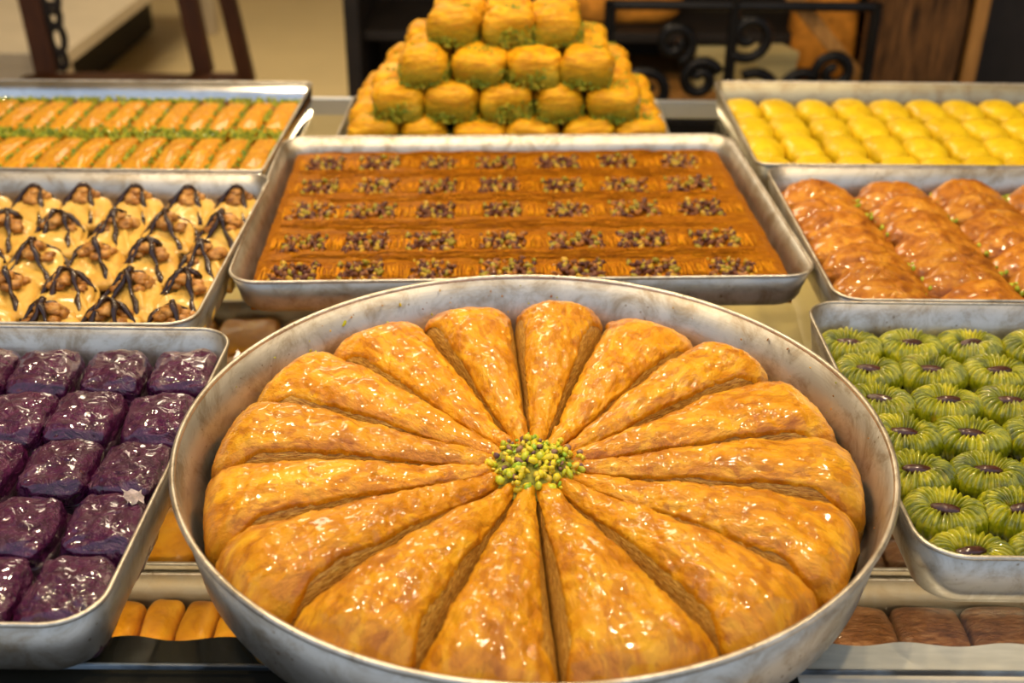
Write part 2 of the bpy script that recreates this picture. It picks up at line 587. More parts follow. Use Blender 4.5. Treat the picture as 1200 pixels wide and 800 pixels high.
# ------------------------------------------------------------------ trays
def rrect(w, d, r, n=9):
    pts = []
    for cx, cy, a0 in ((w / 2 - r, d / 2 - r, 0), (-w / 2 + r, d / 2 - r, 90), (-w / 2 + r, -d / 2 + r, 180), (w / 2 - r, -d / 2 + r, 270)):
        for k in range(n + 1):
            a = radians(a0 + 90 * k / n)
            pts.append((cx + r * cos(a), cy + r * sin(a)))
    return pts


def circ(rad, n=144):
    return [(rad * cos(2 * pi * k / n), rad * sin(2 * pi * k / n)) for k in range(n)]


def loft(loops):
    vs, fs = [], []
    n = len(loops[0])
    for lp in loops:
        vs += lp
    for i in range(len(loops) - 1):
        for k in range(n):
            k2 = (k + 1) % n
            fs.append((i * n + k, i * n + k2, (i + 1) * n + k2, (i + 1) * n + k))
    fs.append(tuple(range(n - 1, -1, -1)))
    fs.append(tuple((len(loops) - 1) * n + k for k in range(n)))
    return vs, fs


def pan_profile(h, flare, rb):
    """(inset from rim, z) pairs: outside bottom -> outer wall -> rim -> inner wall -> inside floor"""
    out = []
    for k in range(6):
        a = k / 5 * pi / 2
        out.append((flare + rb - rb * sin(a), rb - rb * cos(a)))
    out.append((0.0, h))
    t = 0.0022
    out.append((t, h))
    for k in range(6):
        a = (1 - k / 5) * pi / 2
        out.append((flare + t + (rb - rb * sin(a)), t + rb - rb * cos(a)))
    return out


def tray(name, label, cat, cx, cy, w, d, rimz, base, yaw=0.0, r=0.04, flare=0.006, rb=0.016, mats=(M_ALU, M_ALU_RIM), group=None, floor_mat=None):
    t = empty(name, label, cat, (cx, cy, base), yaw, group)
    h = rimz - base
    loops = []
    for ins, z in pan_profile(h, flare, rb):
        loops.append([(x, y, z) for x, y in rrect(w - 2 * ins, d - 2 * ins, max(r - ins * 0.6, 0.006))])
    vs, fs = loft(loops)
    obj('pan', mesh_of('pan', vs, fs, mats[0]), t)
    ring = [(x, y, h) for x, y in rrect(w - 0.001, d - 0.001, r)]
    mb = MB()
    mb.tube(ring + [ring[0], ring[1]], 0.0019, 8, cap=False)
    mb.build('rim', mats[1], t, smooth=True)
    if floor_mat:
        fl = [(x, y) for x, y in rrect(w - 2 * flare - rb, d - 2 * flare - rb, 0.01)]
        n = len(fl)
        vs = [(x, y, 0.0025) for x, y in fl] + [(x, y, 0.004) for x, y in fl]
        fs = [(k, (k + 1) % n, n + (k + 1) % n, n + k) for k in range(n)] + [tuple(range(n - 1, -1, -1)), tuple(range(n, 2 * n))]
        obj('liner', mesh_of('liner', vs, fs, floor_mat, False), t)
    return t


RZ = 0.955
tray('square_tray', 'square aluminium tray holding the glossy purple baklava', 'tray', -0.575, 0.789, 0.60, 0.420, RZ, SHELF_Z, -0.012, 0.036)
tray('square_tray', 'square aluminium tray of chocolate-drizzled walnut pastries behind the purple baklava', 'tray', -0.630, 1.2165, 0.625, 0.425, RZ, SHELF_Z, 0.0, 0.030)
tray('square_tray', 'polished aluminium tray of shredded pistachio rolls in front of the chair', 'tray', -0.690, 1.650, 0.715, 0.418, RZ, SHELF_Z, -0.002, 0.010, 0.003, 0.008, (M_SHINY, M_ALU_RIM))
tray('square_tray', 'square aluminium tray holding yellow dough buns behind the half-moon pastries', 'tray', 0.640, 1.682, 0.615, 0.402, RZ, SHELF_Z, -0.004, 0.016, 0.006, 0.016, (M_WORN, M_ALU_RIM))
tray('square_tray', 'square aluminium tray holding browned half-moon pastries behind the green rings', 'tray', 0.640, 1.272, 0.600, 0.402, RZ, SHELF_Z, 0.0, 0.028)
tray('square_tray', 'square aluminium tray holding green pistachio rings with dark kernels', 'tray', 0.6045, 0.858, 0.605, 0.412, RZ, SHELF_Z, -0.006, 0.034)
KC, KYAW = Vector((0.003, 1.372, 0)), 0.046
KRZ = 0.948
tray('square_tray', 'large square aluminium tray holding the brown kadayif in the middle', 'tray', KC.x, KC.y, 0.652, 0.486, KRZ, SHELF_Z, KYAW, 0.036, 0.008, 0.022)

# round tray
RC = Vector((0.0180, 0.7845, SHELF_Z))
RRZ, RR = 0.980, 0.2845
rt = empty('round_tray', 'large round aluminium tray holding the golden wedge baklava', 'tray', RC)
loops = [[(x, y, z) for x, y in circ(RR - ins)] for ins, z in pan_profile(RRZ - SHELF_Z, 0.009, 0.022)]
vs, fs = loft(loops)
obj('pan', mesh_of('pan', vs, fs, M_ALU), rt)
mb = MB()
ring = [(x, y, RRZ - SHELF_Z) for x, y in circ(RR)]
mb.tube(ring + [ring[0], ring[1]], 0.0026, 8, cap=False)
mb.build('rim', M_ALU_RIM, rt, smooth=True)
rnd = random.Random(5)
mb = MB()
for i in range(70):
    a = rnd.uniform(0.15, pi - 0.15) if rnd.random() < 0.8 else rnd.uniform(0, 2 * pi)
    u = rnd.random()
    rad = RR - 0.0035 - 0.0155 * (1 - u)
    z = 0.026 + 0.052 * u
    s = rnd.uniform(0.0006, 0.0014)
    c = rnd.choice([(0.45, 0.2, 0.03), (0.3, 0.1, 0.02), (0.6, 0.36, 0.06), (0.5, 0.5, 0.03)])
    mb.add([Vector((rad * cos(a), rad * sin(a), z)) + v for v in chip(rnd, s)], ICO_F, c)
for a, u, s_, c in [(131, 0.75, 0.0028, (0.50, 0.50, 0.01)), (122, 0.35, 0.002, (0.5, 0.3, 0.03)), (118, 0.8, 0.0018, (0.55, 0.38, 0.02)), (25, 0.3, 0.002, (0.3, 0.09, 0.02)), (140, 0.5, 0.0017, (0.5, 0.4, 0.02))]:
    a = radians(a)
    rad = RR - 0.0035 - 0.009 * (1 - u)
    mb.add([Vector((rad * cos(a), rad * sin(a), 0.024 + 0.052 * u)) + v for v in chip(rnd, s_)], ICO_F, c)
tag(mb.build('stuck_crumbs', M_NUT, rt), 'tiny brown and yellow crumbs stuck to the inner wall', kind='stuff')

# ------------------------------------------------------------------ round tray: wedges of baklava
PC = Vector((0.018, 0.779, 0.921))
ANG = [115.1, 93.6, 72.7, 50.4, 31.5, 6.2, -14.8, -37.9, -60.3, -86.3, -108.5, -132.0, -155.0, -176.6, 160.9 - 360, 137.6 - 360]


def smooth(a, b, x):
    t = max(0.0, min(1.0, (x - a) / (b - a)))
    return t * t * (3 - 2 * t)


def wedge(i, a0, a1):
    mid, ha = (a0 + a1) / 2, (a1 - a0) / 2
    rnd = random.Random(100 + i)
    seed = rnd.uniform(0, 50)
    rin = 0.022
    # the pastry disc fills the pan: outer radius from the pan wall in this direction
    dx, dy = cos(mid), sin(mid)
    ox, oy = PC.x - RC.x, PC.y - RC.y
    bq = ox * dx + oy * dy
    rout = -bq + sqrt(bq * bq - (ox * ox + oy * oy - 0.2712 ** 2)) - rnd.uniform(0.002, 0.007)
    hpk = rnd.uniform(0.95, 1.06)
    lean = rnd.uniform(-0.12, 0.12)

    def pt(s, t, lift=0.0, wig=1.0):
        r = rin + (rout - rin) * s
        w = r * math.tan(ha) * 0.995 + 0.0005
        e = max(0.0, (s - 0.84) / 0.16)
        endf = sqrt(max(0.0, 1 - e * e * 0.985))
        w *= 0.50 + 0.50 * endf ** 0.8
        H = (0.027 + 0.021 * smooth(0.0, 0.72, s)) * hpk
        H *= 0.10 + 0.90 * endf ** 0.75
        if s < 0.06:
            H *= 0.7 + 0.3 * s / 0.06
        a = t * pi / 2
        sx = abs(sin(a)) ** 0.82 * (1 if t >= 0 else -1)
        cz = max(0.0, cos(a)) ** 0.64
        x, y, z = r, w * (sx + lean * cz * 0.4), H * cz
        d = nz(x, y, z, 30, seed) * 0.0036 + nz(x, y * 1.6, z, 80, seed) * 0.0012 + nz(x * 0.5, y * 1.5, z, 200, seed) * 0.0006 + (1 - abs(nz(x * .7, y * 1.2, z, 120, seed + 3)) * 3) * 0.0006
        top = cz
        fold = abs(nz(x * 1.3, y * 0.5, z, 60, seed + 9))
        d += -max(0.0, 0.12 - fold) * 0.016 * top
        n = Vector((0.25 * (e if e > 0 else 0), sx * 0.9, 0.35 + cz)).normalized()
        q = Vector((x, y, z)) + n * (d * wig * (0.3 + 0.7 * top) + lift)
        return q

    w = empty('baklava_wedge', WLAB[i], 'baklava', (PC.x, PC.y, PC.z), mid, 'golden baklava wedges in the round tray')
    NS, NT = 64, 30
    vs = [pt(s / NS, -1 + 2 * t / NT, 0, 0.6) for s in range(NS + 1) for t in range(NT + 1)]
    fs = [(s * (NT + 1) + t, (s + 1) * (NT + 1) + t, (s + 1) * (NT + 1) + t + 1, s * (NT + 1) + t + 1) for s in range(NS) for t in range(NT)]
    b = len(vs)
    vs += [Vector((v.x, v.y, -0.016)) for v in [vs[s * (NT + 1)] for s in range(NS + 1)]]
    vs += [Vector((v.x, v.y, -0.016)) for v in [vs[s * (NT + 1) + NT] for s in range(NS + 1)]]
    for s in range(NS):
        fs.append((b + s, b + s + 1, (s + 1) * (NT + 1), s * (NT + 1)))
        fs.append((s * (NT + 1) + NT, (s + 1) * (NT + 1) + NT, b + NS + 1 + s + 1, b + NS + 1 + s))
        fs.append((b + s + 1, b + s, b + NS + 1 + s, b + NS + 1 + s + 1))
    obj('filo_layers', mesh_of('filo_layers', vs, fs, M_LAYERS), w)
    # crust: the browned top sheet with an uneven lower edge
    NS, NT = 96, 40
    top, fs = [], []
    for s in range(NS + 1):
        u = s / NS
        for t in range(NT + 1):
            tt = -1 + 2 * t / NT
            sd = 1 if tt > 0 else -1
            lim = 0.55 + 0.07 * nz(u * 3, sd * 5, 0, 2.0, seed) + 0.035 * nz(u * 20, sd * 3, 0, 2.0, seed)
            if u > 0.80:
                lim = lim + (0.97 - lim) * smooth(0.80, 0.97, u)
            ed = smooth(0.9, 1.0, abs(tt))
            top.append(pt(0.002 + u * 0.998, tt * lim, 0.0021 * (1 - ed) + 0.0002))
    for s in range(NS):
        for t in range(NT):
            fs.append((s * (NT + 1) + t, (s + 1) * (NT + 1) + t, (s + 1) * (NT + 1) + t + 1, s * (NT + 1) + t + 1))
    obj('crust', mesh_of('crust', top, fs, M_CRUST), w)


ORD = ['first', 'second', 'third', 'fourth', 'fifth', 'sixth', 'seventh', 'eighth', 'ninth', 'tenth', 'eleventh', 'twelfth', 'thirteenth', 'fourteenth', 'fifteenth']
# wedge k lies between groove k and groove k+1, clockwise; wedge 1 is the one at the back centre
WLAB = []
for k in range(16):
    j = (k - 1) % 16
    if j == 0:
        WLAB.append('golden baklava wedge at the back centre of the round tray, nearest the kadayif')
    elif j <= 8:
        WLAB.append('golden baklava wedge in the round tray, %s clockwise after the back centre one' % ORD[j - 1])
    else:
        WLAB.append('golden baklava wedge in the round tray, %s anticlockwise from the back centre one' % ORD[16 - j - 1])
for k in range(16):
    hi, lo = ANG[k], ANG[(k + 1) % 16]
    if k == 15:
        lo -= 360
    wedge(k, radians(lo), radians(hi))

# chopped pistachio in the middle of the wedges
pm = empty('chopped_pistachio', 'loose mound of chopped green pistachio where the wedge tips meet', 'nuts', (PC.x, PC.y - 0.004, 0.943))
NUTC = [((0.72, 0.56, 0.02), 9), ((0.52, 0.54, 0.02), 7), ((0.28, 0.42, 0.02), 5), ((0.80, 0.56, 0.05), 5), ((0.16, 0.07, 0.07), 2), ((0.30, 0.16, 0.09), 2)]
mats = []
for j, (c, wgt) in enumerate(NUTC):
    mt = pastry('pistachio_tone', [(0.3, tuple(q * 0.75 for q in c)), (0.7, tuple(min(1, q * 1.15) for q in c))], 200, 0.4, 0.5, 0.1, (300, 0.3, 0.001), None)
    mats += [mt] * wgt
rnd = random.Random(11)
chips = []
for mt in set(mats):
    for q in range(5):
        chips.append((mt, mesh_of('pistachio_chip', chip(rnd, 0.0031, 1.45), ICO_F, mt, True)))
bytone = {}
for mt, me in chips:
    bytone.setdefault(mt.name, []).append(me)
for i in range(190):
    a = rnd.uniform(0, 2 * pi)
    q = sqrt(rnd.random())
    r = 0.040 * q * rnd.uniform(0.85, 1.12)
    z = 0.0075 + 0.0105 * (1 - q * q) + rnd.uniform(-0.0035, 0.002)
    mt = rnd.choice(mats)
    sc = rnd.uniform(0.6, 1.5)
    obj('pistachio_piece', rnd.choice(bytone[mt.name]), pm, (r * cos(a), r * sin(a) * 0.95, z), rot=(rnd.uniform(0, 6), rnd.uniform(0, 6), rnd.uniform(0, 6)), scale=(sc, sc, sc))
# paste below the chips
vs, fs = [(0, 0, 0.014)], []
for rg, (rr_, zz) in enumerate([(0.014, 0.0125), (0.028, 0.008), (0.042, 0.0)]):
    for k in range(24):
        a = 2 * pi * k / 24
        f = 1 + 0.1 * nz(cos(a), sin(a), rg, 3)
        vs.append((rr_ * f * cos(a), rr_ * f * sin(a), zz + 0.002 * nz(cos(a) * 2, sin(a) * 2, rg, 4)))
for k in range(24):
    fs.append((0, 1 + k, 1 + (k + 1) % 24))
    for rg in range(2):
        fs.append((1 + rg * 24 + k, 1 + (rg + 1) * 24 + k, 1 + (rg + 1) * 24 + (k + 1) % 24, 1 + rg * 24 + (k + 1) % 24))
obj('ground_nut_bed', mesh_of('ground_nut_bed', vs, fs, plain('ground_pistachio', (0.26, 0.24, 0.03), 0.7, 0, 0.5, 300)), pm)


# ------------------------------------------------------------------ cushion-like pastry shapes
def spow(x, e):
    return abs(x) ** e * (1 if x >= 0 else -1)


def cushion(sx, sy, sz, e1, e2, nu, nv, seed, disp, v0=-0.55, shape=None):
    """closed rounded block; lower part cut flat at z = 0, top at about sz"""
    vs, fs = [], []
    zb = spow(sin(v0 * pi / 2), e1)
    for i in range(nv + 1):
        v = (v0 + (1 - v0) * i / nv) * pi / 2
        for k in range(nu):
            u = 2 * pi * k / nu
            x = sx * spow(cos(v), e1) * spow(cos(u), e2)
            y = sy * spow(cos(v), e1) * spow(sin(u), e2)
            z = sz * (spow(sin(v), e1) - zb) / (1 - zb)
            if shape:
                x, y, z = shape(x, y, z)
            n = Vector((x / sx, y / sy, (z / sz - 0.35) * 1.3))
            if n.length > 1e-6:
                n.normalize()
            d = disp(x, y, z, seed) if i > 0 else 0
            p = Vector((x, y, z)) + n * d
            p.z = max(p.z, 0.0)
            vs.append(p)
    for i in range(nv):
        for k in range(nu):
            k2 = (k + 1) % nu
            fs.append((i * nu + k, i * nu + k2, (i + 1) * nu + k2, (i + 1) * nu + k))
    fs.append(tuple(range(nu - 1, -1, -1)))
    fs.append(tuple(nv * nu + k for k in range(nu)))
    return vs, fs


def crumbs(n, place, size, palette, rnd):
    mb = MB()
    for i in range(n):
        p = Vector(place(rnd))
        mb.add([p + v for v in chip(rnd, rnd.uniform(0.6, 1.2) * size)], ICO_F, rnd.choice(palette))
    return mb.mesh('crumbs', M_NUT)


GREENS = [(0.20, 0.24, 0.012), (0.30, 0.32, 0.015), (0.14, 0.20, 0.012), (0.40, 0.38, 0.02)]
KADNUTS = [(0.14, 0.040, 0.014), (0.20, 0.070, 0.02), (0.085, 0.022, 0.012), (0.32, 0.24, 0.015), (0.52, 0.30, 0.02), (0.36, 0.13, 0.018), (0.10, 0.030, 0.016)]


def rowname(i, n):
    if i == 0:
        return 'front row'
    if i == n - 1:
        return 'back row'
    return '%s row from the front' % ORD[i]


# ---- purple squares
def purple_disp(x, y, z, s):
    rg = 1 - abs(nz(x, y, z, 42, s)) * 2
    rg2 = 1 - abs(nz(x, y * 1.4, z, 85, s + 4)) * 2
    top = smooth(0.006, 0.022, z)
    rg3 = 1 - abs(nz(x * 1.5, y, z, 150, s + 8)) * 2
    return (rg * 0.0026 + rg2 * 0.0021 + rg3 * 0.0008 - 0.0028) * (0.4 + 0.6 * top) + nz(x, y, z, 25, s) * 0.003


pur_meshes = []
for s in range(5):
    vs, fs = cushion(0.0295, 0.0370, 0.038, 0.60, 0.42, 72, 36, s * 7.3, purple_disp)
    me = mesh_of('purple_wrapper', vs, fs, M_PURPLE)
    # the cut layered side below the wrapper
    vs2, fs2 = cushion(0.0312, 0.0382, 0.020, 0.35, 0.35, 56, 14, s * 3.1, lambda x, y, z, q: nz(x, y, z * 5, 120, q) * 0.0018)
    me2 = mesh_of('layered_sides', vs2, fs2, M_PURPLE_SIDE)
    pur_meshes.append((me, me2))
rnd = random.Random(21)
PX = [-0.3155, -0.380, -0.444, -0.508, -0.572]
PY = [0.632, 0.710, 0.788, 0.866, 0.945]
for r, y in enumerate(PY):
    for c, x in enumerate(PX):
        if (r, c) in ((0, 3), (0, 4), (1, 3), (1, 4), (2, 4), (0, 2)) and not (r, c) == (0, 2):
            continue
        if r == 0 and c == 2:
            continue
        a, b = pur_meshes[(r * 3 + c * 2 + (r * c)) % 5]
        t = empty('purple_baklava', 'glossy purple baklava square, %s, %s from the round tray' % (rowname(r, 5), ORD[c]), 'baklava',
                  (x + rnd.uniform(-.002, .002), y + rnd.uniform(-.002, .002), 0.9035), rnd.uniform(-0.11, 0.11) + (pi if (r + c) % 2 else 0), 'purple baklava squares')
        obj('wrapper', a, t, (0, 0, 0.003))
        obj('layered_sides', b, t)
# the loose flake on one of them
vs, fs = [], []
for i in range(7):
    for j in range(5):
        vs.append((0.009 * (i / 6 - .5) * 2 * (0.8 + 0.3 * nz(j, 3, 0, 1.3)) + 0.002 * nz(i, j, 2, 1.1), 0.009 * (j / 4 - .5) * 2 * (0.8 + 0.4 * nz(i, 1, 0, 1.4)) + 0.002 * nz(i, j, 7, 1.1), 0.005 * nz(i * .5, j * .6, 0, 1.7) + 0.003))
for i in range(6):
    for j in range(4):
        fs.append((i * 5 + j, i * 5 + j + 1, (i + 1) * 5 + j + 1, (i + 1) * 5 + j))
fl = obj('pastry_flake', mesh_of('pastry_flake', vs, fs, plain('white_flake', (0.34, 0.27, 0.26), 0.4, 0, 0.6, 160, 0.4)), None, (-0.298, 0.732, 0.9435), rot=(0.25, 0.3, 0.5))
tag(fl, 'pale loose flake of filo lying on a purple baklava square by the tray rim', 'flake')


# ---- green rings
def ring_mesh(seed):
    rnd = random.Random(seed)
    NU, NV = 164, 16
    vs, fs = [], []
    np_ = rnd.choice([28, 30, 32])
    for i in range(NU):
        th = 2 * pi * i / NU
        gap = 1.0
        cx, cy = 0.0222 * cos(th), 0.0172 * sin(th)
        out = Vector((cos(th), sin(th) * 1.1, 0)).normalized()
        for k in range(NV):
            ph = 2 * pi * k / NV
            rr_ = 0.0118 + 0.0022 * nz(cos(th) * 1.5, sin(th) * 1.5, 0, 1.3, seed)
            sm = math.exp(-((th - 4.0) / 0.10) ** 2)
            rr_ *= 1 - 0.14 * sm
            pl = abs(sin((np_ * th + 2.4 * sin(ph + 0.6) + 1.6 * nz(cos(th) * 3, sin(th) * 3, ph * .3, 1, seed)) / 2))
            rr_ += 0.0042 * (pl - 0.6) * (0.6 + 0.4 * sin(ph)) + 0.0007 * nz(cos(th) * 20, sin(th) * 20, ph * 2, 1, seed)
            z = 0.0145 + rr_ * sin(ph) * 1.2
            q = Vector((cx, cy, 0)) + out * rr_ * cos(ph)
            vs.append((q.x, q.y, max(0.0, z)))
    for i in range(NU):
        for k in range(NV):
            i2, k2 = (i + 1) % NU, (k + 1) % NV
            fs.append((i * NV + k, i2 * NV + k, i2 * NV + k2, i * NV + k2))
    return mesh_of('pleated_ring', vs, fs, M_GREEN)


rings = [ring_mesh(s * 3 + 1) for s in range(4)]
kern = []
for s in range(3):
    vs, fs = cushion(0.0135, 0.0060, 0.0095, 1.0, 1.0, 20, 10, s * 5, lambda x, y, z, q: nz(x, y, z, 160, q) * 0.0006, -0.9)
    kern.append(mesh_of('kernel', vs, fs, M_KERNEL))
rnd = random.Random(33)
GX = [0.348, 0.410, 0.473, 0.536, 0.599]
GY = [0.692, 0.747, 0.802, 0.858, 0.914, 0.970, 1.024]
for r, y in enumerate(GY):
    for c, x in enumerate(GX):
        if x > 0.46 + (y - 0.65) * 0.45:
            continue
        off = 0.010 if r % 2 else 0.0
        if r == 0:
            off = 0.014
        t = empty('pistachio_ring', 'green pleated pistachio ring, %s, %s from the round tray' % (rowname(r, 7), ORD[c]), 'pastry',
                  (x + off * 0.6 - 0.004 + rnd.uniform(-.002, .002), y + rnd.uniform(-.002, .002), 0.9065), rnd.uniform(-0.12, 0.12), 'green pistachio rings')
        obj('pleated_ring', rings[(r * 2 + c * 3) % 4], t, rz=pi * ((r + c) % 2))
        obj('kernel', kern[(r + c) % 3], t, (rnd.uniform(-.002, .002), -0.001, 0.0185), rz=rnd.uniform(-0.25, 0.25))
for r, y in enumerate([]):
    pass


# ---- chocolate walnut pastries
def choc_shape(x, y, z):
    # folded triangle: taller at the back, tapering to the front corners
    f = 0.80 + 0.28 * (y / 0.036)
    return x * (1.05 - 0.10 * (y / 0.036)), y, z * f


def choc_disp(x, y, z, s):
    fold = abs(nz(x * 0.8 + y * 0.6, y * 0.4, z, 38, s))
    rdg = abs(abs(x) - (0.026 - 0.55 * (y + 0.030)))
    return nz(x, y, z, 26, s) * 0.006 + 0.0045 * math.exp(-(rdg / 0.0035) ** 2) - max(0, 0.13 - fold) * 0.034 + nz(x, y, z, 90, s) * 0.001


def choc_top(x, y):
    q = max(0.0, 1 - (x / 0.034) ** 2 * 0.9 - ((y) / 0.040) ** 2 * 0.9)
    zz = 0.032 * (q ** 0.42) * (0.80 + 0.28 * (y / 0.036))
    wn_ = 0.013 * math.exp(-((x / 0.018) ** 2 + ((y - 0.012) / 0.014) ** 2))
    return zz + wn_ + 0.001


choc_meshes = []
for s in range(7):
    rnd = random.Random(60 + s)
    vs, fs = cushion(0.0335, 0.038, 0.032, 0.75, 0.6, 48, 20, s * 9.1, choc_disp, -0.5, choc_shape)
    me = mesh_of('dough', vs, fs, M_PALE)
    mb = MB()
    for q in range(14):
        px, py = rnd.uniform(-0.016, 0.016), 0.012 + rnd.uniform(-0.012, 0.012)
        pz = choc_top(px, py) - 0.003
        sz_ = rnd.uniform(0.0045, 0.0082)
        bm = bmesh.new()
        bmesh.ops.create_icosphere(bm, subdivisions=2, radius=1)
        bm.verts.ensure_lookup_table()
        sd = rnd.uniform(0, 90)
        vv = []
        for v in bm.verts:
            k = 1 + 0.50 * nz(v.co.x, v.co.y, v.co.z, 2.4, sd)
            vv.append(Vector((px, py, pz)) + Vector((v.co.x * 1.25, v.co.y, v.co.z * 0.8)) * sz_ * k)
        mb.add(vv, [[v.index for v in f.verts] for f in bm.faces])
        bm.free()
    mw = mb.mesh('walnut', M_WALNUT, True)
    mb = MB()
    for (p0, p1, p2) in [((-0.036, -0.022), (-0.012, 0.020), (0.010, 0.026)), ((-0.010, 0.032), (0.004, 0.010), (0.020, -0.034)), ((-0.022, 0.012), (0.006, 0.030), (0.034, 0.004))][: (3 if s % 2 else 2)] + ([((-0.030, -0.034), (-0.006, 0.006), (0.004, 0.022))] if s > 1 else []):
        pts, rad = [], []
        j1, j2 = rnd.uniform(-.012, .012), rnd.uniform(-.008, .008)
        p0 = (p0[0] + rnd.uniform(-.006, .006), p0[1] + rnd.uniform(-.006, .006))
        p2 = (p2[0] + rnd.uniform(-.008, .008), p2[1] + rnd.uniform(-.006, .006))
        for k in range(15):
            u = k / 14
            x = (1 - u) ** 2 * p0[0] + 2 * u * (1 - u) * (p1[0] + j1) * 1.25 + u * u * p2[0] + 0.0012 * sin(k * 1.9 + s)
            y = (1 - u) ** 2 * p0[1] + 2 * u * (1 - u) * (p1[1] + j2) * 1.25 + u * u * p2[1]
            pts.append((x, y, max(0.006, choc_top(x, y) + 0.0010 + 0.0055 * math.exp(-((x / 0.021) ** 2 + ((y - 0.012) / 0.017) ** 2)))))
            rad.append(0.0030 + 0.0011 * sin(k * 1.3 + s * 2))
        mb.tube(pts, 0.0034, 7, rad)
    mc = mb.mesh('chocolate_drizzle', M_CHOC, True)
    choc_meshes.append((me, mw, mc))
rnd = random.Random(70)
CY = [1.055, 1.132, 1.212, 1.298, 1.380]
CX0 = [-0.355, -0.419, -0.484, -0.552, -0.618, -0.684]
for r, y in enumerate(CY):
    for c in range(6):
        x = CX0[c]
        if x < -0.50 - (y - 1.0) * 0.45 - 0.09:
            continue
        a, b, d = choc_meshes[(r * 2 + c * 3 + r * c) % 7]
        t = empty('walnut_pastry', 'chocolate-drizzled pale walnut pastry, %s, %s from kadayif tray' % (rowname(r, 5), ORD[c]), 'pastry',
                  (x + rnd.uniform(-.003, .003), y - 0.012 + rnd.uniform(-.003, .003), 0.908), rnd.uniform(-0.15, 0.15), 'chocolate-drizzled walnut pastries')
        obj('dough', a, t)
        obj('walnut_topping', b, t)
        obj('chocolate_drizzle', d, t)

# ---- kadayif slab with nut windows
kd = empty('kadayif', 'wide brown shredded kadayif pastry with rows of nut-filled windows in square tray', 'pastry', (KC.x, KC.y, 0.9035), KYAW)
KW, KD = 0.610, 0.440
NX, NY = 150, 110
RY = [-0.190, -0.108, -0.010, 0.076, 0.166]
RXC = [-0.258, -0.182, -0.103, -0.018, 0.066, 0.152, 0.240]
WH = [0.036, 0.034, 0.034, 0.032, 0.030]


def kad_h(x, y):
    z = 0.030
    dy = min(abs(y - v) for v in RY)
    dx = min(abs(x - v) for v in RXC)
    strip = smooth(0.016, 0.030, dy)
    z += 0.0022 * strip
    win = (1 - smooth(0.012, 0.017, dy)) * (1 - smooth(0.020, 0.026, dx))
    z -= 0.003 * win
    z += 0.0022 * nz(x, y, 0, 30) + 0.0012 * nz(x * 0.5, y * 4, 0, 60) + 0.0008 * nz(x * 3, y * .6, 3, 90)
    ex, ey = KW / 2 - abs(x), KD / 2 - abs(y)
    z -= 0.006 * (1 - smooth(0, 0.014, min(ex, ey)))
    return z


vs, fs = [], []
for j in range(NY + 1):
    for i in range(NX + 1):
        x, y = -KW / 2 + KW * i / NX, -KD / 2 + KD * j / NY
        vs.append((x, y, kad_h(x, y)))
for j in range(NY):
    for i in range(NX):
        fs.append((j * (NX + 1) + i, j * (NX + 1) + i + 1, (j + 1) * (NX + 1) + i + 1, (j + 1) * (NX + 1) + i))
edge = [i for i in range(NX + 1)] + [(j + 1) * (NX + 1) - 1 for j in range(1, NY + 1)] + [NY * (NX + 1) + i for i in range(NX - 1, -1, -1)] + [j * (NX + 1) for j in range(NY - 1, 0, -1)]
b = len(vs)
vs += [(vs[e][0], vs[e][1], 0.0) for e in edge]
for k in range(len(edge)):
    k2 = (k + 1) % len(edge)
    fs.append((edge[k2], edge[k], b + k, b + k2))
fs.append(tuple(b + k for k in range(len(edge) - 1, -1, -1)))
obj('shredded_sheet', mesh_of('shredded_sheet', vs, fs, M_KAD), kd)
# cross strands between the windows, lying over the sheet
smb = MB()
rnd = random.Random(81)
for y in RY:
    xs = [(-KW / 2 + RXC[0]) / 2] + [(RXC[i] + RXC[i + 1]) / 2 for i in range(6)] + [(KW / 2 + RXC[-1]) / 2]
    for x in xs:
        for q in range(20):
            xx = x + rnd.uniform(-0.017, 0.017)
            y0, y1 = y - rnd.uniform(0.012, 0.020), y + rnd.uniform(0.012, 0.020)
            dx = rnd.uniform(-0.004, 0.004)
            pts = []
            for k in range(5):
                u = k / 4
                px, py = xx + dx * u, y0 + (y1 - y0) * u
                pts.append((px, py, kad_h(px, py) + 0.0005 + 0.0014 * sin(pi * u)))
            smb.tube(pts, 0.0008, 4)
tag(smb.build('cross_strands', M_KADV, kd, smooth=True), kind='stuff')
smb = MB()
for q in range(420):
    x0 = rnd.uniform(-KW / 2 + 0.01, KW / 2 - 0.08)
    band = rnd.choice([-0.212] + [(RY[i] + RY[i + 1]) / 2 for i in range(4)] + [0.205])
    y0 = band + rnd.uniform(-0.013, 0.013)
    L_ = rnd.uniform(0.03, 0.07)
    pts = []
    dy = rnd.uniform(-0.004, 0.004)
    for k in range(6):
        u = k / 5
        px, py = min(x0 + L_ * u, KW / 2 - .004), max(-KD / 2 + .003, min(KD / 2 - .003, y0 + dy * u))
        pts.append((px, py, kad_h(px, py) + 0.0003 + 0.0010 * sin(pi * u)))
    smb.tube(pts, 0.0008, 4)
tag(smb.build('long_strands', M_KAD, kd, smooth=True), kind='stuff')
nutwin = []
for s in range(4):
    rnd2 = random.Random(90 + s)
    mb = MB()
    for i in range(88):
        px, py = rnd2.uniform(-0.027, 0.027), rnd2.uniform(-0.026, 0.026)
        p = Vector((px, py, rnd2.uniform(-0.0005, 0.004)))
        mb.add([p + v for v in chip(rnd2, rnd2.uniform(0.0028, 0.0050), 1.8)], ICO_F, rnd2.choice(KADNUTS))
    nutwin.append(mb.mesh('nut_filling', M_NUT, True))
